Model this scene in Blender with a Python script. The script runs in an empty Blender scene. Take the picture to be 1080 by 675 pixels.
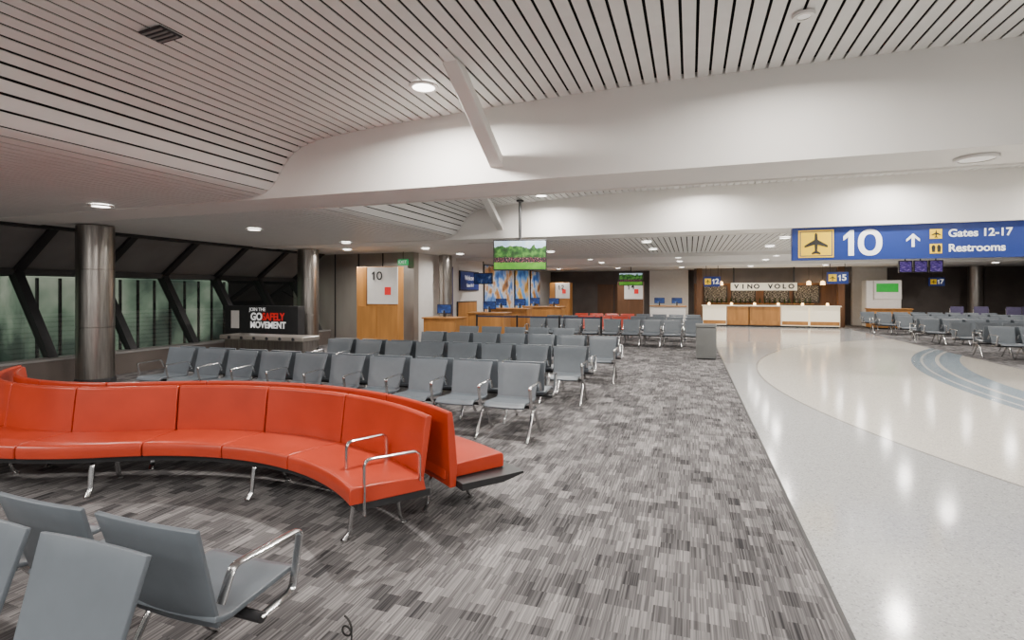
import bpy, bmesh, math, random
from mathutils import Vector, Matrix
random.seed(7)
D=bpy.data; SC=bpy.context.scene; COL=SC.collection
pi=math.pi

# ------------------------------------------------ materials
def nt(name):
    m=D.materials.new(name); m.use_nodes=True
    return m,m.node_tree.nodes,m.node_tree.links,m.node_tree.nodes["Principled BSDF"]
def mat(name,c,rough=.5,metal=0,var=.12,scale=6,emit=0,ec=None,stretch=None,bump=0,coat=0):
    m,N,L,P=nt(name)
    P.inputs["Roughness"].default_value=rough; P.inputs["Metallic"].default_value=metal
    tc=N.new("ShaderNodeTexCoord"); mp=N.new("ShaderNodeMapping")
    if stretch: mp.inputs["Scale"].default_value=stretch
    no=N.new("ShaderNodeTexNoise"); no.inputs["Scale"].default_value=scale; no.inputs["Detail"].default_value=3
    r=N.new("ShaderNodeValToRGB")
    r.color_ramp.elements[0].position=.3; r.color_ramp.elements[1].position=.7
    r.color_ramp.elements[0].color=[x*(1-var) for x in c]+[1]; r.color_ramp.elements[1].color=[min(1,x*(1+var)) for x in c]+[1]
    L.new(tc.outputs["Object"],mp.inputs[0]); L.new(mp.outputs[0],no.inputs[0]); L.new(no.outputs[0],r.inputs[0])
    L.new(r.outputs[0],P.inputs["Base Color"])
    if coat: P.inputs["Coat Weight"].default_value=coat
    if bump:
        b=N.new("ShaderNodeBump"); b.inputs["Strength"].default_value=bump; b.inputs["Distance"].default_value=.01
        L.new(no.outputs[0],b.inputs["Height"]); L.new(b.outputs[0],P.inputs["Normal"])
    if emit:
        P.inputs["Emission Color"].default_value=list(ec or c)+[1]; P.inputs["Emission Strength"].default_value=emit
    return m
def ramp_mat(name,stops,scale=3,detail=6,emit=0,stretch=(1,1,1),rough=.4):
    m,N,L,P=nt(name)
    tc=N.new("ShaderNodeTexCoord"); mp=N.new("ShaderNodeMapping"); mp.inputs["Scale"].default_value=stretch
    no=N.new("ShaderNodeTexNoise"); no.inputs["Scale"].default_value=scale; no.inputs["Detail"].default_value=detail
    r=N.new("ShaderNodeValToRGB"); e=r.color_ramp.elements
    e[0].position=stops[0][0]; e[0].color=list(stops[0][1])+[1]
    e[1].position=stops[-1][0]; e[1].color=list(stops[-1][1])+[1]
    for p,c in stops[1:-1]:
        x=e.new(p); x.color=list(c)+[1]
    L.new(tc.outputs["Object"],mp.inputs[0]); L.new(mp.outputs[0],no.inputs[0]); L.new(no.outputs[0],r.inputs[0])
    L.new(r.outputs[0],P.inputs["Base Color"]); P.inputs["Roughness"].default_value=rough
    if emit:
        L.new(r.outputs[0],P.inputs["Emission Color"]); P.inputs["Emission Strength"].default_value=emit
    return m

M_slat=mat("slat_enamel",(.73,.725,.705),.45,0,.03)
M_back=mat("ceiling_void_black",(.006,.006,.006),.9)
M_white=mat("painted_drywall",(.77,.75,.715),.75,0,.02,2)
M_red=mat("red_vinyl",(.45,.042,.015),.33,0,.10,3,bump=.04)
M_black=mat("black_laminate",(.02,.02,.022),.45)
M_chrome=mat("polished_aluminium",(.62,.62,.62),.22,1,.05)
M_grey=mat("grey_polyurethane",(.105,.122,.140),.38,0,.06,8)
M_steel=mat("brushed_steel_cladding",(.36,.335,.31),.28,1,.25,5,stretch=(6,6,.4))
M_bronze=mat("brushed_metal_panel",(.36,.33,.30),.33,.55,.10,1.2,stretch=(2,2,.5))
M_bin=mat("plain_grey_metal",(.20,.205,.20),.4,.3,.03)
M_dark=mat("dark_frame",(.02,.02,.022),.5)
M_spandrel=mat("grey_spandrel_panel",(.22,.21,.205),.45,0,.15,1.2)
M_wood=mat("honey_maple_wood",(.42,.19,.05),.4,0,.25,4,stretch=(1,1,.15))
M_wood2=mat("dark_walnut_wood",(.13,.06,.026),.4,0,.25,4,stretch=(1,1,.15))
M_blue=mat("blue_sign_enamel",(.006,.028,.19),.4,0,.03,emit=.06,ec=(.01,.04,.32))
M_yellow=mat("yellow_sign_vinyl",(.92,.60,.0),.5,0,.02,emit=.10,ec=(1,.62,0))
M_txt=mat("white_lettering",(.9,.9,.9),.5,0,.01,emit=.3,ec=(1,1,1))
M_txtk=mat("black_lettering",(.015,.015,.015),.6,0,.01)
M_txtr=mat("red_lettering",(.7,.02,.02),.5,0,.01,emit=.15,ec=(.9,.03,.03))
M_lens=mat("lamp_lens",(1,1,1),.5,0,.0,emit=9,ec=(1,.95,.88))
M_lens2=mat("dim_lamp_lens",(.9,.88,.85),.5,0,.0,emit=.3,ec=(1,.95,.88))
M_warm=mat("warm_lamp",(1,.7,.3),.5,0,.0,emit=6,ec=(1,.62,.25))
M_panel=mat("white_laminate",(.75,.73,.70),.35,0,.03)
M_cream=mat("cream_fascia",(.80,.75,.62),.4,0,.03,emit=.25,ec=(.9,.8,.6))  # slight emission mixed in so the cream surfaces look lit
M_glow=mat("glowing_cream_panel",(.85,.78,.62),.4,0,.05,emit=.6,ec=(1,.82,.55))  # cream with warm emission added, so counter fronts glow as if lit
M_green=mat("green_exit_face",(.01,.35,.09),.5,0,.02,emit=.4,ec=(.02,.6,.2))
M_greensc=mat("green_screen_face",(.01,.30,.03),.4,0,.1,emit=.25,ec=(.02,.6,.06))
M_bluesc=ramp_mat("blue_display",[(.35,(.008,.015,.06)),(.58,(.015,.05,.2)),(.75,(.25,.35,.5))],6,4,.35)
M_purplesc=ramp_mat("purple_display",[(.35,(.02,.01,.08)),(.55,(.08,.04,.28)),(.7,(.4,.3,.6))],8,2,.4,stretch=(1,1,6))
M_menu=ramp_mat("menu_board",[(.40,(.02,.015,.012)),(.55,(.03,.025,.02)),(.62,(.5,.45,.35))],14,3,.3,stretch=(1,1,4))
M_dusk=mat("dark_grey_wall",(.11,.09,.08),.5,0,.15,2)
M_mural=ramp_mat("mural_print",[(.32,(.02,.07,.30)),(.43,(.08,.25,.65)),(.5,(.6,.62,.62)),(.57,(.55,.25,.05)),(.68,(.10,.04,.03))],1.6,5,.12)
M_mural2=ramp_mat("gold_mural_print",[(.32,(.02,.10,.4)),(.46,(.10,.35,.75)),(.54,(.7,.40,.06)),(.68,(.25,.10,.02))],1.3,5,.12)
M_cord=mat("black_rubber",(.01,.01,.01),.6)
M_bottle=mat("wine_bottle_glass",(.03,.05,.02),.1)
M_fabric=mat("navy_fabric",(.03,.035,.07),.8)
M_lilac=mat("lilac_fabric",(.12,.10,.19),.8)

def tv_material():
    m,N,L,P=nt("landscape_broadcast")
    tc=N.new("ShaderNodeTexCoord"); sp=N.new("ShaderNodeSeparateXYZ"); L.new(tc.outputs["Object"],sp.inputs[0])
    def noise(s,d=4):
        n=N.new("ShaderNodeTexNoise"); n.inputs["Scale"].default_value=s; n.inputs["Detail"].default_value=d; L.new(tc.outputs["Object"],n.inputs[0]); return n
    def ramp(src,stops):
        r=N.new("ShaderNodeValToRGB"); L.new(src,r.inputs[0]); e=r.color_ramp.elements
        e[0].position=stops[0][0]; e[0].color=stops[0][1]+(1,); e[1].position=stops[-1][0]; e[1].color=stops[-1][1]+(1,)
        for p,c in stops[1:-1]: x=e.new(p); x.color=c+(1,)
        return r.outputs[0]
    grass=ramp(noise(5,2).outputs[0],[(.3,(.04,.18,.01)),(.7,(.09,.28,.02))])
    crowd=ramp(noise(38,2).outputs[0],[(.42,(.008,.008,.012)),(.52,(.02,.01,.015)),(.60,(.18,.02,.04)),(.70,(.2,.17,.17))])
    trees=ramp(noise(8,8).outputs[0],[(.38,(.005,.025,.005)),(.5,(.015,.07,.01)),(.64,(.06,.18,.025))])
    sky=ramp(noise(4,2).outputs[0],[(.3,(.22,.36,.5)),(.7,(.45,.55,.6))])
    def step(th,ns,amt):
        a=N.new("ShaderNodeMath"); a.operation="MULTIPLY_ADD"; a.inputs[1].default_value=amt; L.new(noise(ns,3).outputs[0],a.inputs[0]); L.new(sp.outputs[2],a.inputs[2])
        b=N.new("ShaderNodeMath"); b.operation="GREATER_THAN"; b.inputs[1].default_value=th+amt*.5; L.new(a.outputs[0],b.inputs[0]); return b.outputs[0]
    def mix(f,a,b):
        x=N.new("ShaderNodeMixRGB"); L.new(f,x.inputs[0]); L.new(a,x.inputs[1]); L.new(b,x.inputs[2]); return x.outputs[0]
    c=mix(step(.14,14,.06),grass,crowd); c=mix(step(.25,14,.06),c,trees); c=mix(step(.48,6,.25),c,sky)
    L.new(c,P.inputs["Base Color"]); L.new(c,P.inputs["Emission Color"]); P.inputs["Emission Strength"].default_value=.9
    return m
M_tv=tv_material()

def carpet_material():
    m,N,L,P=nt("striped_carpet")
    g=N.new("ShaderNodeNewGeometry")
    def mp(s,rz=0):
        x=N.new("ShaderNodeMapping"); x.inputs["Scale"].default_value=s; x.inputs["Rotation"].default_value=(0,0,rz); L.new(g.outputs["Position"],x.inputs[0]); return x
    def brick(w,h,off,mx):
        b=N.new("ShaderNodeTexBrick"); b.inputs["Scale"].default_value=1; b.inputs["Brick Width"].default_value=w; b.inputs["Row Height"].default_value=h
        b.inputs["Mortar Size"].default_value=0; b.offset=off; b.offset_frequency=2
        b.inputs["Color1"].default_value=(0,0,0,1); b.inputs["Color2"].default_value=(1,1,1,1); b.inputs["Mortar"].default_value=(.5,.5,.5,1)
        L.new(mx.outputs[0],b.inputs[0]); return b
    rot=mp((1,1,1),pi/2)
    b1=brick(.15,.095,.5,rot); b2=brick(.30,.19,.5,rot)
    sc=N.new("ShaderNodeVectorMath"); sc.operation="SCALE"; sc.inputs[3].default_value=37.0; L.new(b1.outputs[0],sc.inputs[0])
    ad=N.new("ShaderNodeVectorMath"); ad.operation="ADD"; L.new(mp((100,1.2,1)).outputs[0],ad.inputs[0]); L.new(sc.outputs[0],ad.inputs[1])
    n1=N.new("ShaderNodeTexNoise"); n1.inputs["Scale"].default_value=1; n1.inputs["Detail"].default_value=1; L.new(ad.outputs[0],n1.inputs[0])
    n2=N.new("ShaderNodeTexNoise"); n2.inputs["Scale"].default_value=1; n2.inputs["Detail"].default_value=2; L.new(mp((1.6,1.1,1)).outputs[0],n2.inputs[0])
    def ma(a,k,c):
        x=N.new("ShaderNodeMath"); x.operation="MULTIPLY_ADD"; L.new(a,x.inputs[0]); x.inputs[1].default_value=k
        if isinstance(c,(int,float)): x.inputs[2].default_value=c
        else: L.new(c,x.inputs[2])
        return x.outputs[0]
    v=ma(b1.outputs[0],.25,-.29); v=ma(b2.outputs[0],.20,v); v=ma(n1.outputs[0],.88,v); v=ma(n2.outputs[0],.25,v)
    r=N.new("ShaderNodeValToRGB"); L.new(v,r.inputs[0]); e=r.color_ramp.elements
    e[0].position=.2; e[0].color=(.028,.027,.029,1); e[1].position=.85; e[1].color=(.31,.295,.292,1)
    x=e.new(.5); x.color=(.120,.114,.116,1)
    L.new(r.outputs[0],P.inputs["Base Color"]); P.inputs["Roughness"].default_value=.95
    P.inputs["Specular IOR Level"].default_value=.15
    b=N.new("ShaderNodeBump"); b.inputs["Strength"].default_value=.3; b.inputs["Distance"].default_value=.004; L.new(n1.outputs[0],b.inputs["Height"]); L.new(b.outputs[0],P.inputs["Normal"])
    return m
M_carpet=carpet_material()

def terrazzo_material():
    m,N,L,P=nt("terrazzo")
    g=N.new("ShaderNodeNewGeometry")
    def dist(c):
        x=N.new("ShaderNodeVectorMath"); x.operation="DISTANCE"; x.inputs[1].default_value=c; L.new(g.outputs["Position"],x.inputs[0]); return x.outputs["Value"]
    def band(d,lo,hi):
        a=N.new("ShaderNodeMath"); a.operation="GREATER_THAN"; a.inputs[1].default_value=lo; L.new(d,a.inputs[0])
        b=N.new("ShaderNodeMath"); b.operation="LESS_THAN"; b.inputs[1].default_value=hi; L.new(d,b.inputs[0])
        c=N.new("ShaderNodeMath"); c.operation="MULTIPLY"; L.new(a.outputs[0],c.inputs[0]); L.new(b.outputs[0],c.inputs[1]); return c.outputs[0]
    def mix(f,a,b):
        x=N.new("ShaderNodeMixRGB"); L.new(f,x.inputs[0])
        for i,v in((1,a),(2,b)):
            if isinstance(v,tuple): x.inputs[i].default_value=v+(1,)
            else: L.new(v,x.inputs[i])
        return x.outputs[0]
    d1=dist((14.3,11.6,0)); d2=dist((19.5,10.8,0))
    c=mix(band(d1,-1,12.95),(.45,.455,.46),(.70,.665,.60))
    c=mix(band(d1,12.93,12.97),c,(.32,.31,.30))
    c=mix(band(d2,14.1,15.05),c,(.29,.36,.42))
    c=mix(band(d2,14.5,14.58),c,(.66,.63,.58))
    c=mix(band(d2,14.82,14.87),c,(.6,.6,.58))
    c=mix(band(d2,-1,14.1),c,(.56,.52,.46))
    v=N.new("ShaderNodeTexVoronoi"); v.inputs["Scale"].default_value=95; L.new(g.outputs["Position"],v.inputs[0])
    s=N.new("ShaderNodeSeparateXYZ"); L.new(v.outputs["Color"],s.inputs[0])
    r=N.new("ShaderNodeValToRGB"); L.new(s.outputs[0],r.inputs[0]); e=r.color_ramp.elements; r.color_ramp.interpolation="CONSTANT"
    e[0].position=0; e[0].color=(.6,.6,.6,1); e[1].position=.86; e[1].color=(1.22,1.22,1.22,1)
    for p,k in((.07,.88),(.28,1.0)):
        x=e.new(p); x.color=(k,k,k*.98,1)
    mm=N.new("ShaderNodeMixRGB"); mm.blend_type="MULTIPLY"; mm.inputs[0].default_value=.8; L.new(c,mm.inputs[1]); L.new(r.outputs[0],mm.inputs[2])
    L.new(mm.outputs[0],P.inputs["Base Color"]); P.inputs["Roughness"].default_value=.13
    return m
M_terr=terrazzo_material()

def glass_material():
    m,N,L,P=nt("night_window_glass")
    out=N["Material Output"]; t=N.new("ShaderNodeBsdfTransparent"); t.inputs[0].default_value=(.8,.85,.8,1)
    gl=N.new("ShaderNodeBsdfGlossy"); gl.inputs["Roughness"].default_value=.05; gl.inputs[0].default_value=(.8,.8,.8,1)
    mx=N.new("ShaderNodeMixShader"); mx.inputs[0].default_value=.2
    L.new(t.outputs[0],mx.inputs[1]); L.new(gl.outputs[0],mx.inputs[2]); L.new(mx.outputs[0],out.inputs[0])
    return m
M_glass=glass_material()
M_night=mat("night_sky_backdrop",(.004,.004,.005),1)
M_reflglow=ramp_mat("green_reflection_glow",[(.36,(.008,.012,.011)),(.46,(.05,.075,.06)),(.55,(.18,.24,.18)),(.68,(.45,.47,.39))],.8,4,.7,stretch=(1,.55,.5),rough=.6)  # mottled emission stands in for greenish reflections in the window glass

# ------------------------------------------------ mesh helpers
def smooth(me,ang=40):
    for p in me.polygons: p.use_smooth=True
    try: me.set_sharp_from_angle(angle=math.radians(ang))
    except Exception: pass
def mk(name,me,m=None,parent=None,loc=(0,0,0),rot=(0,0,0)):
    o=D.objects.new(name,me)
    if m is not None and len(me.materials)==0: me.materials.append(m)
    o.location=loc; o.rotation_euler=rot; COL.objects.link(o)
    if parent: o.parent=parent
    return o
def mesh(verts,faces,name="m",sm=False):
    me=D.meshes.new(name); me.from_pydata([tuple(v) for v in verts],[],faces)
    bm=bmesh.new(); bm.from_mesh(me); bmesh.ops.recalc_face_normals(bm,faces=bm.faces); bm.to_mesh(me); bm.free()
    if sm: smooth(me)
    return me
def bev(o,w,seg=2):
    b=o.modifiers.new("bevel","BEVEL"); b.width=w; b.segments=seg; b.limit_method="ANGLE"; b.angle_limit=math.radians(40); return o
def box_me(sx,sy,sz,c=(0,0,0)):
    v=[(c[0]+sx/2*a,c[1]+sy/2*b,c[2]+sz/2*d) for a in(-1,1) for b in(-1,1) for d in(-1,1)]
    return mesh(v,[(0,1,3,2),(4,6,7,5),(0,4,5,1),(2,3,7,6),(0,2,6,4),(1,5,7,3)])
def box(name,x0,x1,y0,y1,z0,z1,m,parent=None,b=0):
    me=box_me(x1-x0,y1-y0,z1-z0)
    o=mk(name,me,m,parent,((x0+x1)/2,(y0+y1)/2,(z0+z1)/2))
    if b: bev(o,b)
    return o
def thing(name,label,cat,loc=(0,0,0),rz=0,group=None):
    e=D.objects.new(name,None); e.empty_display_size=.1; e.location=loc; e.rotation_euler=(0,0,rz); COL.objects.link(e)
    e["label"]=label; e["category"]=cat
    if group: e["group"]=group
    return e
def tag(o,label,cat,group=None):
    o["label"]=label; o["category"]=cat
    if group: o["group"]=group
    return o
def st(o): o["kind"]="structure"; return o
def cyl_me(r,z0,z1,n=32,r2=None):
    r2=r if r2 is None else r2
    v=[(r*math.cos(2*pi*i/n),r*math.sin(2*pi*i/n),z0) for i in range(n)]+[(r2*math.cos(2*pi*i/n),r2*math.sin(2*pi*i/n),z1) for i in range(n)]
    f=[(i,(i+1)%n,n+(i+1)%n,n+i) for i in range(n)]+[tuple(range(n)),tuple(range(n,2*n))]
    return mesh(v,f,sm=True)
def lathe_me(prof,n=32,caps=True):
    v=[];f=[]
    for r,z in prof:
        for i in range(n): v.append((r*math.cos(2*pi*i/n),r*math.sin(2*pi*i/n),z))
    k=len(prof)
    for j in range(k-1):
        for i in range(n): f.append((j*n+i,j*n+(i+1)%n,(j+1)*n+(i+1)%n,(j+1)*n+i))
    if caps: f.append(tuple(range(n))); f.append(tuple(range((k-1)*n,k*n)))
    return mesh(v,f,sm=True)
def prism_y(pts,y0,y1):
    n=len(pts); v=[(x,y0,z) for x,z in pts]+[(x,y1,z) for x,z in pts]
    f=[(i,(i+1)%n,n+(i+1)%n,n+i) for i in range(n)]+[tuple(range(n)),tuple(range(n,2*n))]
    return mesh(v,f)
def sweep_me(path,side,a,b,n=8,closed=False):
    P=[Vector(p) for p in path]; S=Vector(side).normalized(); v=[];f=[]
    k=len(P)
    for i,p in enumerate(P):
        if closed: t=P[(i+1)%k]-P[i-1]
        else: t=P[min(i+1,k-1)]-P[max(i-1,0)]
        t.normalize(); up=S.cross(t).normalized()
        for j in range(n):
            w=2*pi*(j+.5)/n; v.append(p+S*(a*math.cos(w))+up*(b*math.sin(w)))
    for i in range(k if closed else k-1):
        for j in range(n):
            i2=(i+1)%k
            f.append((i*n+j,i*n+(j+1)%n,i2*n+(j+1)%n,i2*n+j))
    if not closed: f.append(tuple(range(n))); f.append(tuple(range((k-1)*n,k*n)))
    return mesh(v,f,sm=True)
def roundpath(pts,r=.05,n=5):
    out=[Vector(pts[0])]
    for i in range(1,len(pts)-1):
        a,b,c=Vector(pts[i-1]),Vector(pts[i]),Vector(pts[i+1])
        u=(a-b); w=(c-b); rr=min(r,u.length*.45,w.length*.45); p0=b+u.normalized()*rr; p1=b+w.normalized()*rr
        for k in range(n+1):
            t=k/n; out.append(p0*(1-t)**2+b*2*t*(1-t)+p1*t*t)
    out.append(Vector(pts[-1])); return out
def join(items,name):
    bm=bmesh.new(); mats=[]
    for me,mx in items:
        for q in me.materials:
            if q not in mats: mats.append(q)
        t=bmesh.new(); t.from_mesh(me); t.transform(mx)
        idx=[mats.index(q) for q in me.materials] or [0]
        for fc in t.faces: fc.material_index=idx[min(fc.material_index,len(idx)-1)]
        tmp=D.meshes.new("t"); t.to_mesh(tmp); t.free(); bm.from_mesh(tmp); D.meshes.remove(tmp)
    me=D.meshes.new(name); bm.to_mesh(me); bm.free()
    for q in mats: me.materials.append(q)
    return me
RF=(pi/2,0,0)          # text facing -Y
RX=(pi/2,0,pi/2)       # text facing +X
def text(s,size,loc,m,parent,rot=RF,align="CENTER",name="lettering",sx=1,bold=.0):
    c=D.curves.new("t","FONT"); c.body=s; c.size=size; c.align_x=align; c.align_y="CENTER"; c.extrude=.003; c.offset=bold
    o=D.objects.new("t",c); COL.objects.link(o); bpy.context.view_layer.update()
    me=D.meshes.new_from_object(o.evaluated_get(bpy.context.evaluated_depsgraph_get())); D.objects.remove(o)
    for v in me.vertices: v.co.x*=sx
    me.materials.clear()
    return mk(name,me,m,parent,loc,rot)
def flat(name,pts,loc,m,parent,rot=RF,t=.006,s=1):
    n=len(pts); v=[(x*s,y*s,0) for x,y in pts]+[(x*s,y*s,t) for x,y in pts]
    f=[(i,(i+1)%n,n+(i+1)%n,n+i) for i in range(n)]+[tuple(range(n)),tuple(range(n,2*n))]
    return mk(name,mesh(v,f),m,parent,loc,rot)
def ringflat(name,ro,ri,loc,m,parent,rot=RF,t=.006,n=40,e=2.3):
    """flat superelliptic ring, used for the numeral zero"""
    def pt(r,a):
        c,s=math.cos(a),math.sin(a)
        return (r[0]*abs(c)**(2/e)*(1 if c>=0 else -1), r[1]*abs(s)**(2/e)*(1 if s>=0 else -1))
    v=[]
    for z in(0,t):
        for r in(ro,ri):
            for i in range(n):
                x,y=pt(r,2*pi*i/n); v.append((x,y,z))
    f=[]
    for i in range(n):
        j=(i+1)%n
        f+=[(i,j,n+j,n+i),(2*n+i,2*n+j,3*n+j,3*n+i),(i,j,2*n+j,2*n+i),(n+i,n+j,3*n+j,3*n+i)]
    return mk(name,mesh(v,f),m,parent,loc,rot)
ONE=[(-.20,.26),(.03,.5),(.16,.5),(.16,-.5),(-.03,-.5),(-.03,.24),(-.20,.10)]
PLANE=[(0,.5),(.05,.42),(.06,.18),(.46,-.08),(.46,-.17),(.06,-.04),(.045,-.32),(.17,-.41),(.17,-.48),(0,-.43)]
PLANE=PLANE+[(-x,y) for x,y in PLANE[::-1] if x>0]
ARROW=[(0,.5),(.42,.08),(.42,-.10),(.09,.2),(.09,-.5),(-.09,-.5),(-.09,.2),(-.42,-.10),(-.42,.08)]

# ------------------------------------------------ room shell
CARX=.753; HI=3.8; LO=2.93
ZP=[(-6.2,2.93),(-5.75,2.935),(-5.42,2.955),(-5.22,3.01),(-5.07,3.15),(-4.94,3.34),(-4.80,3.475),(-4.58,3.57),(-4.2,3.635),(-3.6,3.68),(-2.9,3.715),(-2,3.755),(-1,3.785),(0,3.8)]
def _slopes():
    n=len(ZP); d=[(ZP[i+1][1]-ZP[i][1])/(ZP[i+1][0]-ZP[i][0]) for i in range(n-1)]
    return [0]+[ (2*d[i-1]*d[i]/(d[i-1]+d[i]) if d[i-1]*d[i]>0 else 0) for i in range(1,n-1)]+[0]
ZM=_slopes()
def zprof(x):
    if x<=ZP[0][0]: return LO
    if x>=ZP[-1][0]: return HI
    for i in range(len(ZP)-1):
        if x<=ZP[i+1][0]:
            h=ZP[i+1][0]-ZP[i][0]; t=(x-ZP[i][0])/h; a,b=ZP[i][1],ZP[i+1][1]
            return (2*t**3-3*t*t+1)*a+(t**3-2*t*t+t)*h*ZM[i]+(-2*t**3+3*t*t)*b+(t**3-t*t)*h*ZM[i+1]
st(box("floor",CARX,6.9,-5,32,-.1,0,M_terr))
st(box("floor_1",-13,CARX,-5,32,-.1,.004,M_carpet))
st(box("floor_2",6.9,18,-5,32,-.1,.004,M_carpet))
st(box("trim_1",CARX-.012,CARX+.012,-5,30,-.02,.007,M_dark))

def slats(name,x0,x1,y0,y1,zf,pitch=.125,gap=.024,th=.008):
    v=[];f=[]
    xs=[];x=x0
    while x<x1:
        xs.append(x); dz=(zf(x+.001)-zf(x))/.001; x+=pitch/math.sqrt(1+dz*dz)
    for a,b in zip(xs[:-1],xs[1:]):
        pa=Vector((a,zf(a))); pb=Vector((b,zf(b))); d=(pb-pa); L=d.length; d/=L
        p0=pa+d*gap/2; p1=pb-d*gap/2; nrm=Vector((-d.y,d.x))*th
        q=[p0,p1,p1+nrm,p0+nrm]; i=len(v)
        for y in(y0,y1):
            for p in q: v.append((p.x,y,p.y))
        f+=[(i,i+1,i+5,i+4),(i+1,i+2,i+6,i+5),(i+3,i,i+4,i+7),(i,i+3,i+2,i+1),(i+4,i+5,i+6,i+7)]
    return st(mk(name,mesh(v,f),M_slat))
def backing(name,x0,x1,y0,y1,zf,m=M_back,up=.06):
    n=200; v=[];f=[]
    for i in range(n+1):
        x=x0+(x1-x0)*i/n; v+= [(x,y0,zf(x)+up),(x,y1,zf(x)+up)]
    for i in range(n): f.append((2*i,2*i+1,2*i+3,2*i+2))
    return st(mk(name,mesh(v,f),m))
flatz=lambda x:LO
BW=.78; B1=5.41; B2=11.08
slats("ceiling",-12.7,12,-4.5,B1,zprof)
slats("ceiling_1",-12.7,16,B1+BW,B2,zprof)
slats("ceiling_2",-12.7,16,B2+BW,17.5,flatz)
backing("ceiling_3",-12.8,16,-4.6,B2+BW,zprof)
backing("ceiling_4",-12.8,17,B2+BW,17.6,flatz)
st(box("ceiling_5",-12.8,18,17.5,32,LO,LO+.08,M_white))
def beam(name,y):
    n=120; xs=[-6.3+6.5*i/n for i in range(n+1)]
    pts=[(-12.7,LO-.012),(16,LO-.012),(16,HI+.05)]+[(x,zprof(x)+.05) for x in xs[::-1]]+[(-12.7,LO+.05)]
    return st(mk(name,prism_y(pts,y,y+BW),M_white))
beam("trim_2",B1); beam("trim_3",B2)
for i,y in enumerate((B1,B2)):
    st(box("trim_%d"%(4+i),-5.2,16,y+BW,y+BW+.03,LO-.03,LO+.2,M_white))
st(box("trim_6",-12.7,16,17.4,17.9,LO-.10,LO+.03,M_white))
st(box("trim_7",-12.7,16,23.0,23.5,LO-.12,LO+.01,M_white))
def strut(name,x,y0,z0,y1,z1,w=.12):
    d=Vector((0,y1-y0,z1-z0)); L=d.length
    me=box_me(w,L,.11); o=mk(name,me,M_white,None,(x,(y0+y1)/2,(z0+z1)/2),(math.atan2(z1-z0,y1-y0),0,0)); bev(o,.01)
    tag(o,"white painted diagonal steel strut between slatted ceiling and beam","strut","ceiling struts"); return o
strut("ceiling_strut",-2.03,4.1,3.88,5.45,3.12,.15)
strut("ceiling_strut",-4.07,9.8,3.88,11.12,3.14,.15)

# left bay windows
PX=[(-11.3,LO+.02),(-12.5,2.1),(-11.4,.42)]
ys=[-1.0+1.5*i for i in range(11)]
for i,(a,b) in enumerate(zip(ys[:-1],ys[1:])):
    v=[]
    for y in(a,b):
        for x,z in PX: v.append((x,y,z))
    me=mesh(v,[(0,1,4,3),(1,2,5,4)]); me.materials.append(M_spandrel); me.materials.append(M_glass)
    for p in me.polygons:
        zc=sum(me.vertices[k].co.z for k in p.vertices)/4
        p.material_index=0 if zc>2.1 else 1
    st(mk("window_%d"%(i+1),me))
for i,y in enumerate(ys):
    pts=[(-11.20,LO+.02),(-12.36,2.1),(-11.30,.42),(-11.48,.42),(-12.6,2.1),(-11.4,LO+.02)]
    st(mk("trim_%d"%(10+i),prism_y(pts,y-.075,y+.075),M_dark))
st(box("trim_30",-12.6,-12.36,-1,14,2.04,2.16,M_dark))
st(box("trim_31",-11.5,-11.2,-1,14,LO-.06,LO+.03,M_dark))
st(box("wall_left",-11.6,-11.35,-1.1,14.2,-.02,.43,M_dusk))
st(box("trim_32",-11.5,-11.1,-1.1,14.2,.43,.47,M_spandrel))
st(box("wall_left_1",-11.4,-11.12,-1.1,14.2,0,.43,M_dusk))
o=st(box("wall_outside",-40,-39.5,-40,60,-5,20,M_night))
def glow_block(x,y0,y1,z0,z1):  # invented glowing block outside, put there to imitate green window reflections
    e=thing("window_glow_block","added green-grey ribbed block whose glow imitates window reflections","boarding bridge",(x,(y0+y1)/2,-2.9),group="window reflection stand-ins")
    L=y1-y0; b0=z0+2.9; b1=z1+2.9
    box("glow_body",-1.2,1.2,-L/2,L/2,b0,b1,M_reflglow,e,.1)
    n=int(L/.5); v=[];f=[]
    for i in range(n):
        yy=-L/2+L*(i+.5)/n; k=len(v)
        for a in(1.2,1.26):
            for b in(-.025,.025):
                for c in(b0+.05,b1-.05): v.append((a,yy+b,c))
        f+=[tuple(k+q for q in F) for F in[(0,1,3,2),(4,6,7,5),(0,4,5,1),(2,3,7,6),(0,2,6,4),(1,5,7,3)]]
    mk("rib_cladding",mesh(v,f),M_dark,e)
    for yy in(-L/3,L/3): mk("support_leg",cyl_me(.2,0,b0+.1,16),M_dark,e,(0,yy,0))
glow_block(-17,2.5,6.6,-.6,1.9); glow_block(-16.6,8.2,14.2,-.9,2.1)
st(box("floor_outside",-40,-11.6,-40,60,-3.1,-2.9,M_night))

# columns
def column(x,y,h=LO,r=.29):
    e=thing("column","round brushed stainless steel clad structural column","column",(x,y,0),group="steel clad columns")
    mk("column_cladding",lathe_me([(r,.12),(r,1.05),(r-.006,1.055),(r-.006,1.065),(r,1.07),(r,2.1),(r-.006,2.105),(r-.006,2.115),(r,2.12),(r,h-.02)],48),M_steel,e)
    mk("column_base",lathe_me([(r+.02,0),(r+.02,.11),(r,.125)],48),M_dark,e)
column(-10.4,6.63); column(-10.4,12.3); column(-7.7,15.7,r=.22)
column(12.6,24.5,r=.3); column(12.6,30,r=.3)

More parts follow.
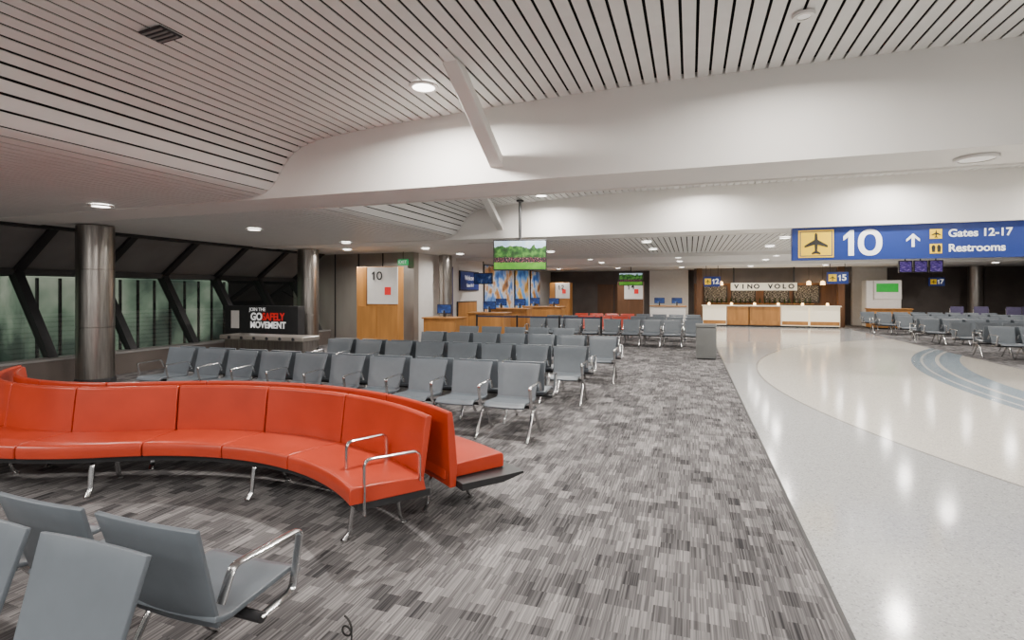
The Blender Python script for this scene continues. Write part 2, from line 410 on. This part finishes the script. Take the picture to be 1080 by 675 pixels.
# gate / back walls
st(box("wall_gate",-12.7,-8.1,14.3,14.6,0,LO,M_bronze))
for i,x in enumerate((-11.9,-11.0,-10.1,-9.2)):
    st(box("trim_%d"%(40+i),x-.015,x+.015,14.27,14.31,0,LO,M_dark))
st(box("door_1",-10.05,-9.25,14.26,14.32,0,2.2,M_bronze))
st(box("wall_gate_side",-8.4,-8.1,14.6,31,0,LO,M_panel))
st(box("wall_far",-8.4,18,31,31.3,0,LO,M_dusk))
st(box("wall_right",16,16.3,-4,31,0,HI+.1,M_dusk))
for i in range(6):
    y=16+2.5*i
    st(box("window_%d"%(21+i),15.93,15.99,y+.06,y+2.4,.6,2.6,M_spandrel))
    st(box("trim_%d"%(50+i),15.88,16.0,y-.06,y+.06,.2,LO,M_dark))
for i,x in enumerate((-5.2,-4.2)):
    st(box("door_%d"%(2+i),x,x+.92,30.94,31,0,2.15,M_wood2))
st(box("wall_far_1",-2.2,-.1,30.7,31,0,LO,M_panel))
st(box("wall_far_2",7.8,9.3,30.7,31,0,LO,M_panel))

def wallpanel(y0,y1,z0,z1,m,label,name="wall_poster",cat="poster"):
    e=thing(name,label,cat,(-8.09,(y0+y1)/2,z0))
    w=y1-y0
    box("poster_frame",0,.05,-w/2,w/2,0,z1-z0,M_dark,e)
    box("poster_print",.05,.06,-w/2+.04,w/2-.04,.04,z1-z0-.04,m,e)
    return e
p=wallpanel(16.15,17.0,.4,2.6,M_blue,"tall blue wall panel with a white question mark","information_panel","sign")
text("?",.5,(.07,0,1.5),M_txt,p,RX)
p=wallpanel(17.6,19.4,1.75,2.5,M_blue,"blue welcome wall sign with white lettering","welcome_sign","sign")
text("Welcome",.26,(.07,0,.48),M_txt,p,RX); text("Gates 8-17",.16,(.07,0,.2),M_txt,p,RX)
wallpanel(20,23.6,.3,2.85,M_mural,"large blue and white photo mural on the wall")
wallpanel(24.0,26.2,.2,2.85,M_mural2,"tall blue and golden photo mural on the wall")
wallpanel(26.6,28.4,.3,2.85,M_mural,"photo mural panel with pale figures on the wall")
wallpanel(17.4,19.2,.35,1.35,M_wood,"low honey wood panel fixed to the wall","wood_wall_panel","panel")

# ------------------------------------------------ sofa
C1=(-3.4,1.06); C2=(-5.87,5.34); R0=2.2; RS=4.94
def frame(t,d,outer):
    """t: path parameter in degrees, d: distance from seat front edge toward the backrest"""
    if not outer: r1=R0+d
    else: r1=3.42-d
    if t<=120:
        a=math.radians(t); return (C1[0]+r1*math.cos(a),C1[1]+r1*math.sin(a))
    a=math.radians(300-(t-120)); r=RS-r1
    return (C2[0]+r*math.cos(a),C2[1]+r*math.sin(a))
def sect(name,t0,t1,prof,outer,m,parent,b=.008):
    n=max(3,int((t1-t0)/1.6)); v=[];f=[];k=len(prof)
    for i in range(n+1):
        t=t0+(t1-t0)*i/n
        for d,z in prof:
            x,y=frame(t,d,outer); v.append((x-parent.location.x,y-parent.location.y,z))
    for i in range(n):
        for j in range(k): f.append((i*k+j,i*k+(j+1)%k,(i+1)*k+(j+1)%k,(i+1)*k+j))
    f.append(tuple(range(k))); f.append(tuple(range(n*k,(n+1)*k)))
    me=mesh(v,f,sm=True)
    o=mk(name,me,m,parent)
    if b: bev(o,b,3)
    return o
SEAT=[(0.0,.345),(-.003,.40),(0,.437),(.010,.450),(.03,.455),(.25,.450),(.50,.435),(.52,.345)]
BACK=[(.50,.33),(.53,.33),(.60,.79),(.603,.818),(.59,.828),(.565,.828),(.552,.818),(.535,.70),(.505,.46)]
BACKO=[(.45,.30),(.50,.30),(.52,.81),(.52,.835),(.51,.845),(.49,.845),(.48,.835),(.46,.70),(.44,.47)]
BASE=[(.05,.295),(.05,.345),(.56,.345),(.56,.295)]
sofa=thing("curved_sofa","serpentine red vinyl sofa with chrome legs and arms on carpet","sofa",(-3.4,3.5,0))
g=.16
FB=[51.5,77,95.5,113.5,135.3,157,179,201]
for a,b in zip(FB[:-1],FB[1:]):
    sect("seat_cushion",a+g,b-g,SEAT,False,M_red,sofa); sect("backrest",(a if a>52 else 53.2)+g,b-g,BACK,False,M_red,sofa)
OB=[53.5,70,90,110,131,153,176,192]
for a,b in zip(OB[:-1],OB[1:]): sect("seat_cushion",a+g,b-g,SEAT,True,M_red,sofa)
OBK=[52.3,70,90,110,131,153,176,192]
for a,b in zip(OBK[:-1],OBK[1:]): sect("backrest",a+g,b-g,BACKO,True,M_red,sofa)
sect("base_rail",52,200,BASE,False,M_black,sofa,.005)
sect("base_rail",51.0,192,[(-.08,.325),(-.08,.341),(.44,.341),(.44,.29),(.1,.29)],True,M_black,sofa,.003)
def sofa_leg(t,outer=False):
    f=lambda d,z:(frame(t,d,outer)[0]-sofa.location.x,frame(t,d,outer)[1]-sofa.location.y,z)
    a=Vector(f(0,0)); b=Vector(f(.5,0)); dr=(b-a).normalized(); side=Vector((-dr.y,dr.x,0))
    path=roundpath([f(.05,.012),f(.09,.06),f(.12,.28),f(.44,.28),f(.47,.06),f(.51,.012)],.05)
    me1=sweep_me(path,side,.022,.014); me2=cyl_me(.026,0,.02,16)
    me1.materials.append(M_chrome); me2.materials.append(M_chrome)
    mk("leg",join([(me1,Matrix()),(me2,Matrix.Translation(f(.055,0))),(me2,Matrix.Translation(f(.505,0)))],"sofa_leg"),None,sofa)
for t in(58.5,90,124,152,180,198): sofa_leg(t)
for t in(60,90,120,150,180): sofa_leg(t,True)
def sofa_arm(t,d0):
    f=lambda d,z:(frame(t,d,False)[0]-sofa.location.x,frame(t,d,False)[1]-sofa.location.y,z)
    a=Vector(f(0,0)); b=Vector(f(.5,0)); dr=(b-a).normalized(); side=Vector((-dr.y,dr.x,0))
    mk("armrest",sweep_me(roundpath([f(d0,.28 if d0<.1 else .40),f(d0,.63),f(.46,.63),f(.46,.43)],.05,7),side,.02,.009,10),M_chrome,sofa)
sofa_arm(51.1,.085); sofa_arm(62.5,.14)

# ------------------------------------------------ chairs
def shell_me(fn,nu,nv,th,m):
    v=[];f=[]
    for j in range(nv+1):
        for i in range(nu+1): v.append(fn(i/nu*2-1,j/nv))
    for j in range(nv):
        for i in range(nu): a=j*(nu+1)+i; f.append((a,a+1,a+nu+2,a+nu+1))
    me=D.meshes.new("s"); me.from_pydata(v,[],f); smooth(me,60); me.materials.append(m)
    o=D.objects.new("s",me); COL.objects.link(o)
    s=o.modifiers.new("s","SOLIDIFY"); s.thickness=th; s.offset=0
    b=o.modifiers.new("b","BEVEL"); b.width=th*.2; b.segments=2; b.limit_method="ANGLE"
    bpy.context.view_layer.update()
    r=D.meshes.new_from_object(o.evaluated_get(bpy.context.evaluated_depsgraph_get())); D.objects.remove(o); smooth(r,50); return r
def f_back(u,v):
    w=.235+.035*v
    z=.395+.43*v; y=.17+.125*v
    return (u*w,y+.012*(1-u*u),z)
def f_seat(u,v):
    y=.20-.47*v; z=.402+.03*v-.045*max(0,(v-.84)/.16)**2+.03*max(0,(.12-v)/.12)
    return (u*(.245-.006*v),y,z+.008*u*u)
ME_back=shell_me(f_back,6,6,.02,M_grey)
ME_seat=shell_me(f_seat,6,12,.024,M_grey)
SP=.62
ME_beam=sweep_me([(-.30,.02,.355),(.28,.02,.355)],(0,1,0),.026,.02,10); ME_beam.materials.append(M_black)
armp=lambda x:roundpath([(x,.03,.36),(x,-.16,.37),(x,-.21,.625),(x,.16,.64),(x,.215,.52)],.035,5)
ME_arm=sweep_me(armp(.29),(1,0,0),.021,.008,8); ME_arm.materials.append(M_chrome)
ME_armL=sweep_me(armp(-.29),(1,0,0),.021,.008,8); ME_armL.materials.append(M_chrome)
legm=sweep_me(roundpath([(.27,-.27,.014),(.27,-.22,.05),(.27,-.03,.32),(.27,.07,.32),(.27,.24,.05),(.27,.29,.014)],.05,4),(1,0,0),.018,.013,8); legm.materials.append(M_chrome)
ME_leg=legm
ALL=[("backrest",ME_back),("seat",ME_seat),("armrest",ME_arm),("crossbeam",ME_beam),("leg",ME_leg)]
ME_far=join([(m,Matrix()) for _,m in ALL],"far_chair")
ME_farL=join([(m,Matrix()) for _,m in ALL]+[(ME_armL,Matrix())],"far_chair_end")
ME_red=ME_far.copy()
for i,q in enumerate(ME_red.materials):
    if q==M_grey: ME_red.materials[i]=M_red
LB="grey shell waiting chair with polished aluminium arms and legs"
def chair(x,y,face,group,endarm=False,near=True,noarm=False,red=False):
    rz=0 if face<0 else pi
    if near:
        e=thing("waiting_chair",LB,"chair",(x,y,0),rz,group)
        for n,m in ALL:
            if noarm and n=="armrest": continue
            mk(n,m,None,e)
        if endarm: mk("armrest",ME_armL,None,e)
    elif red:
        o=mk("waiting_chair",ME_red,None,None,(x,y,0),(0,0,rz)); tag(o,"red waiting chair with aluminium arms among grey ones","chair",group)
    else:
        o=mk("waiting_chair",ME_farL if endarm else ME_far,None,None,(x,y,0),(0,0,rz)); tag(o,LB,"chair",group)
def row(xr,n,ytop,pair,near,group,noarm=False,reds=()):
    for k in range(n):
        x=xr-SP*k
        chair(x,ytop-.30,-1,group,k==n-1,near,noarm,k in reds)
        if pair: chair(x,ytop+.17+.30,1,group,k==0,near,noarm)
row(-1.97,3,1.255,True,True,"nearest back-to-back chairs",True)
row(-1.99,10,6.1,True,True,"chairs behind the red sofa")
row(-1.81,8,8.15,True,True,"second double row of chairs")
row(-1.62,7,10.25,True,False,"third double row of chairs")
row(-2.9,5,12.35,False,False,"fourth row of chairs")
row(.1,9,16.9,True,False,"chairs near the waste bin")
row(.1,9,19.1,True,False,"chairs near the waste bin",reds=(4,5,6))
row(.1,8,21.3,False,False,"chairs near the waste bin",reds=(4,5,6,7))
for j,yy in enumerate((16.4,18.5,20.6,22.7,24.8,26.9)):
    n=6 if j<2 else 8
    row(7.4+SP*(n-1),n,yy,j%2==0,False,"chairs across the concourse")

e=thing("power_cable","thin black looping power cable with plug by chair leg","cable",(-1.56,2.10,0))
mk("cable",sweep_me([(.035*math.cos(a)+.012*a*.2,.02*math.sin(a*.7),.012+.012*a*.9+.03*(1+math.sin(a))) for a in [k*.4 for k in range(22)]],(0,1,0),.005,.005,6),M_cord,e)
box("plug",-.02,.02,-.015,.015,0,.03,M_black,e,.004)

# ------------------------------------------------ overhead sign
sg=thing("overhead_sign","long blue overhead gate sign with white lettering under beam","sign",(4.1,11.25,2.30))
box("sign_board",-2.25,2.4,-.07,.07,0,.62,M_blue,sg,.006)
def at(x): return x-4.1
box("icon_panel",at(1.95),at(2.54),-.08,-.07,.05,.57,M_yellow,sg,.004)
box("icon_panel_inset",at(1.975),at(2.515),-.083,-.08,.075,.545,M_blue,sg)
box("icon_panel",at(1.99),at(2.50),-.086,-.083,.09,.53,M_yellow,sg)
flat("plane_symbol",PLANE,(at(2.245),-.088,.31),M_txtk,sg,s=.42)
flat("numeral",ONE,(at(2.79),-.072,.31),M_txt,sg,s=.47)
ringflat("numeral",(.19,.24),(.098,.155),(at(3.12),-.072,.31),M_txt,sg)
flat("arrow_symbol",ARROW,(at(3.78),-.075,.33),M_txt,sg,s=.24)
for k,zz in enumerate((.43,.17)):
    box("icon_panel",at(4.03),at(4.21),-.08,-.07,zz-.085,zz+.085,M_yellow,sg,.002)
flat("plane_symbol",PLANE,(at(4.12),-.082,.43),M_txtk,sg,s=.14)
for dx in(-.04,.04):
    flat("person_symbol",[(-.02,-.06),(.02,-.06),(.028,.03),(.012,.065),(-.012,.065),(-.028,.03)],(at(4.12+dx),-.082,.17),M_txtk,sg)
text("Gates 12-17",.185,(at(4.30),-.075,.43),M_txt,sg,align="LEFT",bold=.004,sx=.98)
text("Restrooms",.185,(at(4.30),-.075,.17),M_txt,sg,align="LEFT",bold=.004,sx=.98)

def hang(x,y,z0,w,h,num):
    e=thing("hanging_gate_sign","small blue hanging gate number sign reading %s"%num,"sign",(x,y,z0),group="gate number signs")
    box("sign_board",-w/2,w/2,-.06,.06,0,h,M_blue,e,.005)
    box("icon_panel",-w/2+.04,-w/2+.04+h*.6,-.07,-.06,h*.2,h*.8,M_yellow,e)
    flat("plane_symbol",PLANE,(-w/2+.04+h*.3,-.072,h*.5),M_txtk,e,s=h*.45)
    flat("numeral",ONE,(w*.08,-.063,h*.5),M_txt,e,s=h*.5)
    text(num[1],h*.72,(w*.30,-.065,h*.5),M_txt,e,bold=.008)
    for sx in(-w*.35,w*.35): mk("hanging_rod",cyl_me(.012,h,LO-z0,8),M_dark,e,(sx,0,0))
hang(.95,25.7,1.95,.72,.46,"12"); hang(5.42,23.3,2.02,.72,.46,"15"); hang(10.9,29.5,1.98,.6,.4,"17")

# ------------------------------------------------ hanging TV
tv=thing("hanging_television","flat screen television showing green landscape, hung on ceiling pole","television",(-3.45,10.62,2.16),math.radians(14))
box("television_body",-.57,.57,-.04,.05,0,.66,M_black,tv,.01)
sc=box_me(1.1,.006,.60,(0,0,.30)); mk("screen",sc,M_tv,tv,(0,-.045,.03))
TH=zprof(-3.45)-2.16
mk("hanging_pole",cyl_me(.03,.6,TH-.02,16),M_dark,tv,(0,.03,0))
mk("ceiling_flange",cyl_me(.08,TH-.05,TH-.02,20),M_dark,tv,(0,.03,0))

# ------------------------------------------------ ad board & counter by the window
ad=thing("advertising_board","black advertising board with white and red lettering by window","advertisement",(-9.92,10.2,0))
box("board_body",-1.17,1.1,-.12,.12,.32,1.36,M_black,ad,.01)
box("board_foot",-1.05,-.85,-.25,.25,0,.34,M_dark,ad); box("board_foot",.75,.95,-.25,.25,0,.34,M_dark,ad)
text("JOIN THE",.12,(-.12,-.125,1.27),M_txt,ad)
text("GO",.25,(-.33,-.125,1.09),M_txt,ad,bold=.008,sx=.92,align="LEFT"); text("SAFELY",.25,(.03,-.125,1.09),M_txtr,ad,bold=.008,sx=.84,align="LEFT")
text("MOVEMENT",.22,(.2,-.125,.89),M_txt,ad,bold=.006,sx=.92)
box("poster_patch",-.95,-.70,-.13,-.12,.80,1.24,M_panel,ad)
ct=thing("charging_counter","low steel counter with brushed metal top beside window","counter",(-9.1,9.45,0))
box("countertop",-1.15,1.2,-.28,.28,.62,.72,M_bronze,ct,.02)
box("counter_front",-1.05,1.15,-.22,.22,.06,.62,M_steel,ct)
box("counter_plinth",-1.0,1.1,-.17,.17,0,.06,M_black,ct)
for k in range(6):
    mk("round_socket",cyl_me(.035,0,.02,16),M_black,ct,(-.85+.36*k,-.28,.67),(pi/2,0,0))

# ------------------------------------------------ gate kiosk / desks
def kiosk(x,y,num,w=1.2,rz=0,h=2.42,m=M_wood,nm="honey wood gate kiosk with white numbered panel",dp=.35,px=.33):
    e=thing("gate_kiosk",nm,"kiosk",(x,y,0),rz)
    box("cabinet_body",-w/2,w/2,-dp,dp,.06,h,m,e,.01)
    box("plinth",-w/2+.03,w/2-.03,-dp+.05,dp-.05,0,.06,M_dark,e)
    box("number_panel",-w/2+px,w/2+.01,-dp-.03,-dp,1.36,h-.02,M_panel,e,.004)
    if num:
        flat("numeral",ONE,(-w/2+px+.2,-dp-.033,h-.26),M_txtk,e,s=.24)
        if num[1]=="0": ringflat("numeral",(.09,.12),(.052,.082),(-w/2+px+.40,-dp-.033,h-.26),M_txtk,e)
        else: text(num[1],.34,(-w/2+px+.40,-dp-.035,h-.26),M_txtk,e,bold=.004)
        box("red_seal",w/2-.40,w/2-.2,-dp-.04,-dp-.03,1.62,1.84,M_txtr,e)
    else:
        box("green_screen",-w/2+.4,w/2-.12,-dp-.04,-dp-.03,h-.55,h-.15,M_greensc,e)
    box("cabinet_door",-w/2+.05,-.01,-dp-.015,-dp,.12,1.30,m,e); box("cabinet_door",.01,w/2-.05,-dp-.015,-dp,.12,1.30,m,e)
    box("seam_strip",-w/2+px-.05,-w/2+px-.03,-dp-.006,-dp,.1,h-.02,M_wood2,e)
    return e
kiosk(-8.4,12.9,"10",w=1.35,dp=.16,px=.38)
def desk(x,y,w,h=1.02,screens=1,m=M_wood,rz=0,top=M_wood,d=.7):
    e=thing("gate_desk","honey wood gate agent desk with wood worktop and screens","desk",(x,y,0),rz,"gate desks")
    box("desk_body",-w/2,w/2,-d/2,d/2,.08,h-.04,m,e,.008)
    box("plinth",-w/2+.04,w/2-.04,-d/2+.04,d/2-.04,0,.08,M_dark,e)
    box("worktop",-w/2-.04,w/2+.04,-d/2-.05,d/2+.04,h-.04,h,top,e,.006)
    box("front_panel",-w/2+.06,w/2-.06,-d/2-.012,-d/2,.16,h-.12,m,e)
    for k in range(screens):
        xx=-w/2+w*(k+.5)/screens
        box("monitor",xx-.24,xx+.24,-.02,.02,h+.10,h+.38,M_black,e,.005)
        box("monitor_stand",xx-.03,xx+.03,-.03,.06,h,h+.2,M_black,e)
        box("screen",xx-.22,xx+.22,-.026,-.02,h+.12,h+.36,M_bluesc,e)
desk(-7.0,14.2,1.05,.95); desk(-6.6,16.9,1.3,1.0,1); desk(-6.9,20,1.6,1.05,2); desk(-6.3,23,1.8,1.05,2)
kiosk(-6.6,27.5,"12",1.1,h=2.2)
kiosk(-2.75,26,"14",1.2,h=2.2,m=M_wood2,nm="dark wood gate kiosk with white numbered panel"); desk(-1.0,26,1.6,1.05,2,M_panel)
kiosk(8.6,29.2,None,1.4,h=2.25,m=M_panel,nm="white gate kiosk with small green screen")
desk(8.6,28.2,1.6,.95,0,M_wood)
def hung_screen(x,y,z,w,h,m,lab,rz=0):
    e=thing("hanging_screen",lab,"screen",(x,y,z),rz)
    box("screen_body",-w/2,w/2,-.04,.05,0,h,M_black,e,.005)
    if m==M_tv: mk("screen",box_me(w-.06,.007,h-.06,(0,0,(h-.06)/2)),m,e,(0,-.044,.03))
    else: box("screen",-w/2+.03,w/2-.03,-.047,-.04,.03,h-.03,m,e)
    mk("hanging_rod",cyl_me(.02,h-.02,LO-z,8),M_dark,e)
hung_screen(-7.4,18.3,2.0,.75,.42,M_bluesc,"dark display with blue departure text on rod")
hung_screen(-2.6,24.6,2.0,1.1,.6,M_tv,"television with landscape picture hung above gate kiosk")
for k in range(3): hung_screen(6.75+.42*k,20.6,2.34,.38,.40,M_purplesc,"purple flight information display on ceiling rod")
def stan(x,y,nx,ny,last=False):
    e=thing("queue_stanchion","black queue stanchion with retractable belt","stanchion",(x,y,0),group="queue stanchions")
    mk("base",lathe_me([(.17,0),(.17,.015),(.05,.04),(.03,.05)],24),M_black,e)
    mk("post",lathe_me([(.03,.045),(.03,.93),(.036,.94),(.036,1.0),(.02,1.01)],16),M_black,e)
    if not last:
        d=Vector((nx-x,ny-y,0)); L=d.length; a=math.atan2(d.y,d.x)
        b=box_me(L-.08,.004,.05,(L/2,0,.96)); mk("belt",b,M_fabric,e,(0,0,0),(0,0,a))
pts=[(-6.2,14.8),(-4.9,14.8),(-3.6,14.8),(-2.4,14.9)]
for i,p in enumerate(pts):
    q=pts[min(i+1,3)]; stan(p[0],p[1],q[0],q[1],i==3)

bn=thing("waste_bin","square plain grey metal waste bin at carpet edge","bin",(.38,14.2,0))
box("bin_body",-.24,.24,-.24,.24,.03,.80,M_bin,bn,.01); box("bin_base",-.22,.22,-.22,.22,0,.03,M_black,bn)
box("bin_lid",-.245,.245,-.245,.245,.81,.88,M_bin,bn,.01); box("bin_neck",-.22,.22,-.22,.22,.80,.81,M_black,bn)

ex=thing("exit_sign","small green illuminated exit sign under ceiling","exit sign",(-8.3,14.0,2.52))
box("sign_box",-.17,.17,-.03,.03,0,.18,M_green,ex,.004); text("EXIT",.14,(0,-.033,.09),M_txt,ex)
mk("hanging_rod",cyl_me(.01,.17,LO-2.52,8),M_dark,ex)

# ------------------------------------------------ wine bar
Y=28.2
shop=thing("wine_bar_counter","long wine bar counter with glowing cream and wood fronts","counter",(3.6,Y,0))
xs=[(-3.0,-1.9,M_glow),(-1.85,-.9,M_wood),(-.85,.5,M_wood),(.55,1.7,M_glow),(1.75,3.0,M_glow)]
for a,b,m in xs:
    box("counter_front",a,b,-.3,.3,.08,1.0,m,shop,.01)
    box("wood_band",a+.02,b-.02,-.312,-.3,.12,.30,M_wood,shop)
box("countertop",-3.05,3.05,-.38,.36,1.0,1.05,M_cream,shop,.008)
box("plinth",-2.95,2.95,-.26,.26,0,.08,M_dark,shop)
for k in range(6):
    a=-2.7+k*1.05
    mk("counter_light",lathe_me([(.06,1.05),(.06,1.15),(.03,1.18)],16),M_warm,shop,(a,0,0))
st(box("wall_shop",.2,7.4,30.6,30.99,0,LO,M_wood2))
hd=thing("shop_sign","cream shop header sign with dark lettering above bar","sign",(3.45,28.7,1.78))
box("sign_board",-1.5,1.5,-.06,.06,0,.38,M_cream,hd,.01)
for k,ch in enumerate("VINO VOLO"):
    if ch!=" ": text(ch,.31,(-1.24+.31*k,-.065,.19),M_txtk,hd,bold=.014,sx=1.05)
box("sign_post",-1.4,-1.33,-.04,.04,.38,LO-1.78,M_dark,hd); box("sign_post",1.33,1.4,-.04,.04,.38,LO-1.78,M_dark,hd)
st(box("trim_60",.2,7.4,29.2,29.5,2.15,LO,M_dusk))
for x in(1.3,2.7,4.3,5.7):
    e=thing("menu_board","dark wall menu board with pale text lines","menu",(x,30.55,1.15),group="bar menu boards")
    box("board_frame",-.6,.6,-.02,.04,0,.9,M_dark,e); box("board_face",-.56,.56,-.03,-.02,.04,.86,M_menu,e)
tag(box("wall_shelf",.8,6.0,30.2,30.5,1.07,1.1,M_wood),"long honey wood shelf behind the bar","shelf")
bm_=lathe_me([(.037,0),(.04,.02),(.04,.2),(.015,.25),(.015,.31)],10)
for k in range(22):
    x=3.4-2.5+k*.235
    o=mk("wine_bottle",bm_,M_bottle,None,(x,30.33,1.101)); tag(o,"dark green glass wine bottle standing on shelf","bottle","bottles on the bar shelf")
def pendant(x,y,z=2.25):
    e=thing("pendant_lamp","warm glowing pendant lamp above bar","lamp",(x,y,z),group="bar pendants")
    mk("lamp_shade",lathe_me([(.02,.2),(.09,.16),(.11,.0),(.10,0),(.08,.15),(.01,.18)],20),M_warm,e); mk("cord",cyl_me(.008,.18,LO-z,6),M_cord,e)
for x in(1.0,1.5,5.5,6.1): pendant(x,28.9,2.05)
for x in(.45,6.9):
    tag(box("wood_pillar",x-.14,x+.14,28.9,29.2,0,LO,M_wood2,None,.01),"square dark wood pillar beside the wine bar","pillar","shop pillars")

def wheelchair(x,y,rz):
    e=thing("wheelchair","folded-out black airport wheelchair with large wheels","wheelchair",(x,y,0),rz,"parked wheelchairs")
    ring=[(0,.3*math.cos(a),.3+.3*math.sin(a)) for a in[2*pi*k/28 for k in range(28)]]
    for s in(-.3,.3):
        mk("wheel",sweep_me(ring,(1,0,0),.014,.014,6,True),M_cord,e,(s,.1,0.014))
        mk("wheel_hub",cyl_me(.04,-.03,.03,12),M_chrome,e,(s,.1,.3),(0,pi/2,0))
        mk("frame_tube",sweep_me(roundpath([(s*.85,-.42,.06),(s*.85,-.38,.46),(s*.85,.2,.5),(s*.85,.25,.95),(s*.85,.4,.96)],.05),(1,0,0),.013,.013,8),M_chrome,e)
        mk("caster",cyl_me(.07,-.015,.015,16),M_cord,e,(s*.85,-.38,.075),(0,pi/2,0))
        mk("frame_strut",sweep_me([(s*.85,.1,.3),(s*.85,.12,.49)],(1,0,0),.013,.013,8),M_chrome,e)
    box("seat",-.25,.25,-.28,.2,.47,.52,M_fabric,e,.01); box("backrest",-.25,.25,.2,.24,.5,1.05,M_lilac,e,.01)
for x,y in((13.2,28.1),(12.25,28.6),(11.35,28.4),(14.1,28.9),(14.6,27.6)): wheelchair(x,y,random.uniform(-.3,.3))

# ------------------------------------------------ lights
WC=(1,.945,.88)
def downlight(x,y,z,power,r=.11,lens=M_lens,lab="round recessed ceiling downlight, switched on",spread=165,col=WC):
    e=thing("ceiling_downlight",lab,"light",(x,y,z),group="recessed downlights")
    mk("trim_ring",lathe_me([(r,0),(r+.03,0),(r+.035,.02),(r,.02)],32,False),M_panel,e,(0,0,-.03))
    mk("lens",cyl_me(r,-.012,.01,32),lens,e,(0,0,-.012))
    if power:
        l=D.lights.new("downlight_lamp","AREA"); l.shape="DISK"; l.size=r*2; l.energy=power; l.color=col; l.spread=math.radians(spread)
        o=D.objects.new("downlight_lamp",l); o.location=(0,0,-.045); COL.objects.link(o); o.parent=e
def panel(x,y,z,w,d,power,col=WC):  # lamp panels added out of view to brighten the hall
    e=thing("added_light_panel","added unseen ceiling light panel that brightens the hall","light",(x,y,z),group="added light panels")
    box("panel_frame",-w/2-.03,w/2+.03,-d/2-.03,d/2+.03,-.03,.01,M_panel,e)
    box("diffuser",-w/2,w/2,-d/2,d/2,-.036,-.03,M_lens,e)
    l=D.lights.new("fill_lamp","AREA"); l.shape="RECTANGLE"; l.size=w; l.size_y=d; l.energy=power; l.color=col
    o=D.objects.new("fill_lamp",l); o.location=(0,0,-.045); COL.objects.link(o); o.parent=e
downlight(-2.48,4.57,zprof(-2.48),150)
downlight(.81,4.43,HI,60,.045,M_lens2,"small round ceiling spotlight near beam")
downlight(-7.86,5.08,LO,55); downlight(-7.99,7.94,LO,55); downlight(-8,10.8,LO,55); downlight(-9.3,12.6,LO,90)  # last one is an extra lamp added to brighten the metal gate wall
downlight(2.44,5.80,LO-.01,0,.13,M_lens2,"round frosted beam-mounted light, dim")
for x in(-3,1,5): panel(x,-.6,zprof(x)-.02,1.6,.8,145)
for x in(-1,4): panel(x,-3,HI,1.6,.8,145)
panel(-7.5,.5,LO,1.2,.6,95); panel(-7.5,-2,LO,1.2,.6,95)
for x in(-2.2,1.6,5.5,9.5): panel(x,7.3,zprof(x)-.02,1.2,.5,100)
for x in(-2.9,.2,3.3,6.4,9.5): downlight(x,10.35,zprof(x)-.01,85)
for y in(13,15.3):
    for x in(-7,-4,-1,2,5,8,11): downlight(x,y,LO,42)
for y in(19.2,21.8,24.6,27):
    for x in(-6.6,-3.5,-.4,2.7,5.8,8.9,12): downlight(x,y,LO,50)
for x in(1.6,3.6,5.6): downlight(x,30.0,LO,30,col=(1,.75,.45))  # warm lamps added behind the header to make the bar look lit

vt=thing("ceiling_vent","small dark grey louvred ceiling vent","vent",(-3.8,2.88,zprof(-3.8)-.01),0)
vt.rotation_euler=(0,-math.atan((zprof(-3.75)-zprof(-3.85))/.1),0)
box("vent_frame",-.11,.11,-.09,.09,-.012,.0,M_dark,vt)
for k in range(4): box("louvre",-.1,.1,-.075+.042*k,-.06+.042*k,-.02,-.012,M_spandrel,vt)

# ------------------------------------------------ world & camera
w=D.worlds.new("World"); SC.world=w; w.use_nodes=True
w.node_tree.nodes["Background"].inputs[0].default_value=(.92,.9,.88,1); w.node_tree.nodes["Background"].inputs[1].default_value=.55
cam=D.cameras.new("Camera"); co=D.objects.new("Camera",cam); COL.objects.link(co)
cam.sensor_width=36; cam.lens=36*550/1080; cam.shift_y=-29.5/1080
co.location=(0,0,1.7); co.rotation_euler=(pi/2,0,math.atan2(188,550)); cam.clip_start=.05; cam.clip_end=300
SC.camera=co
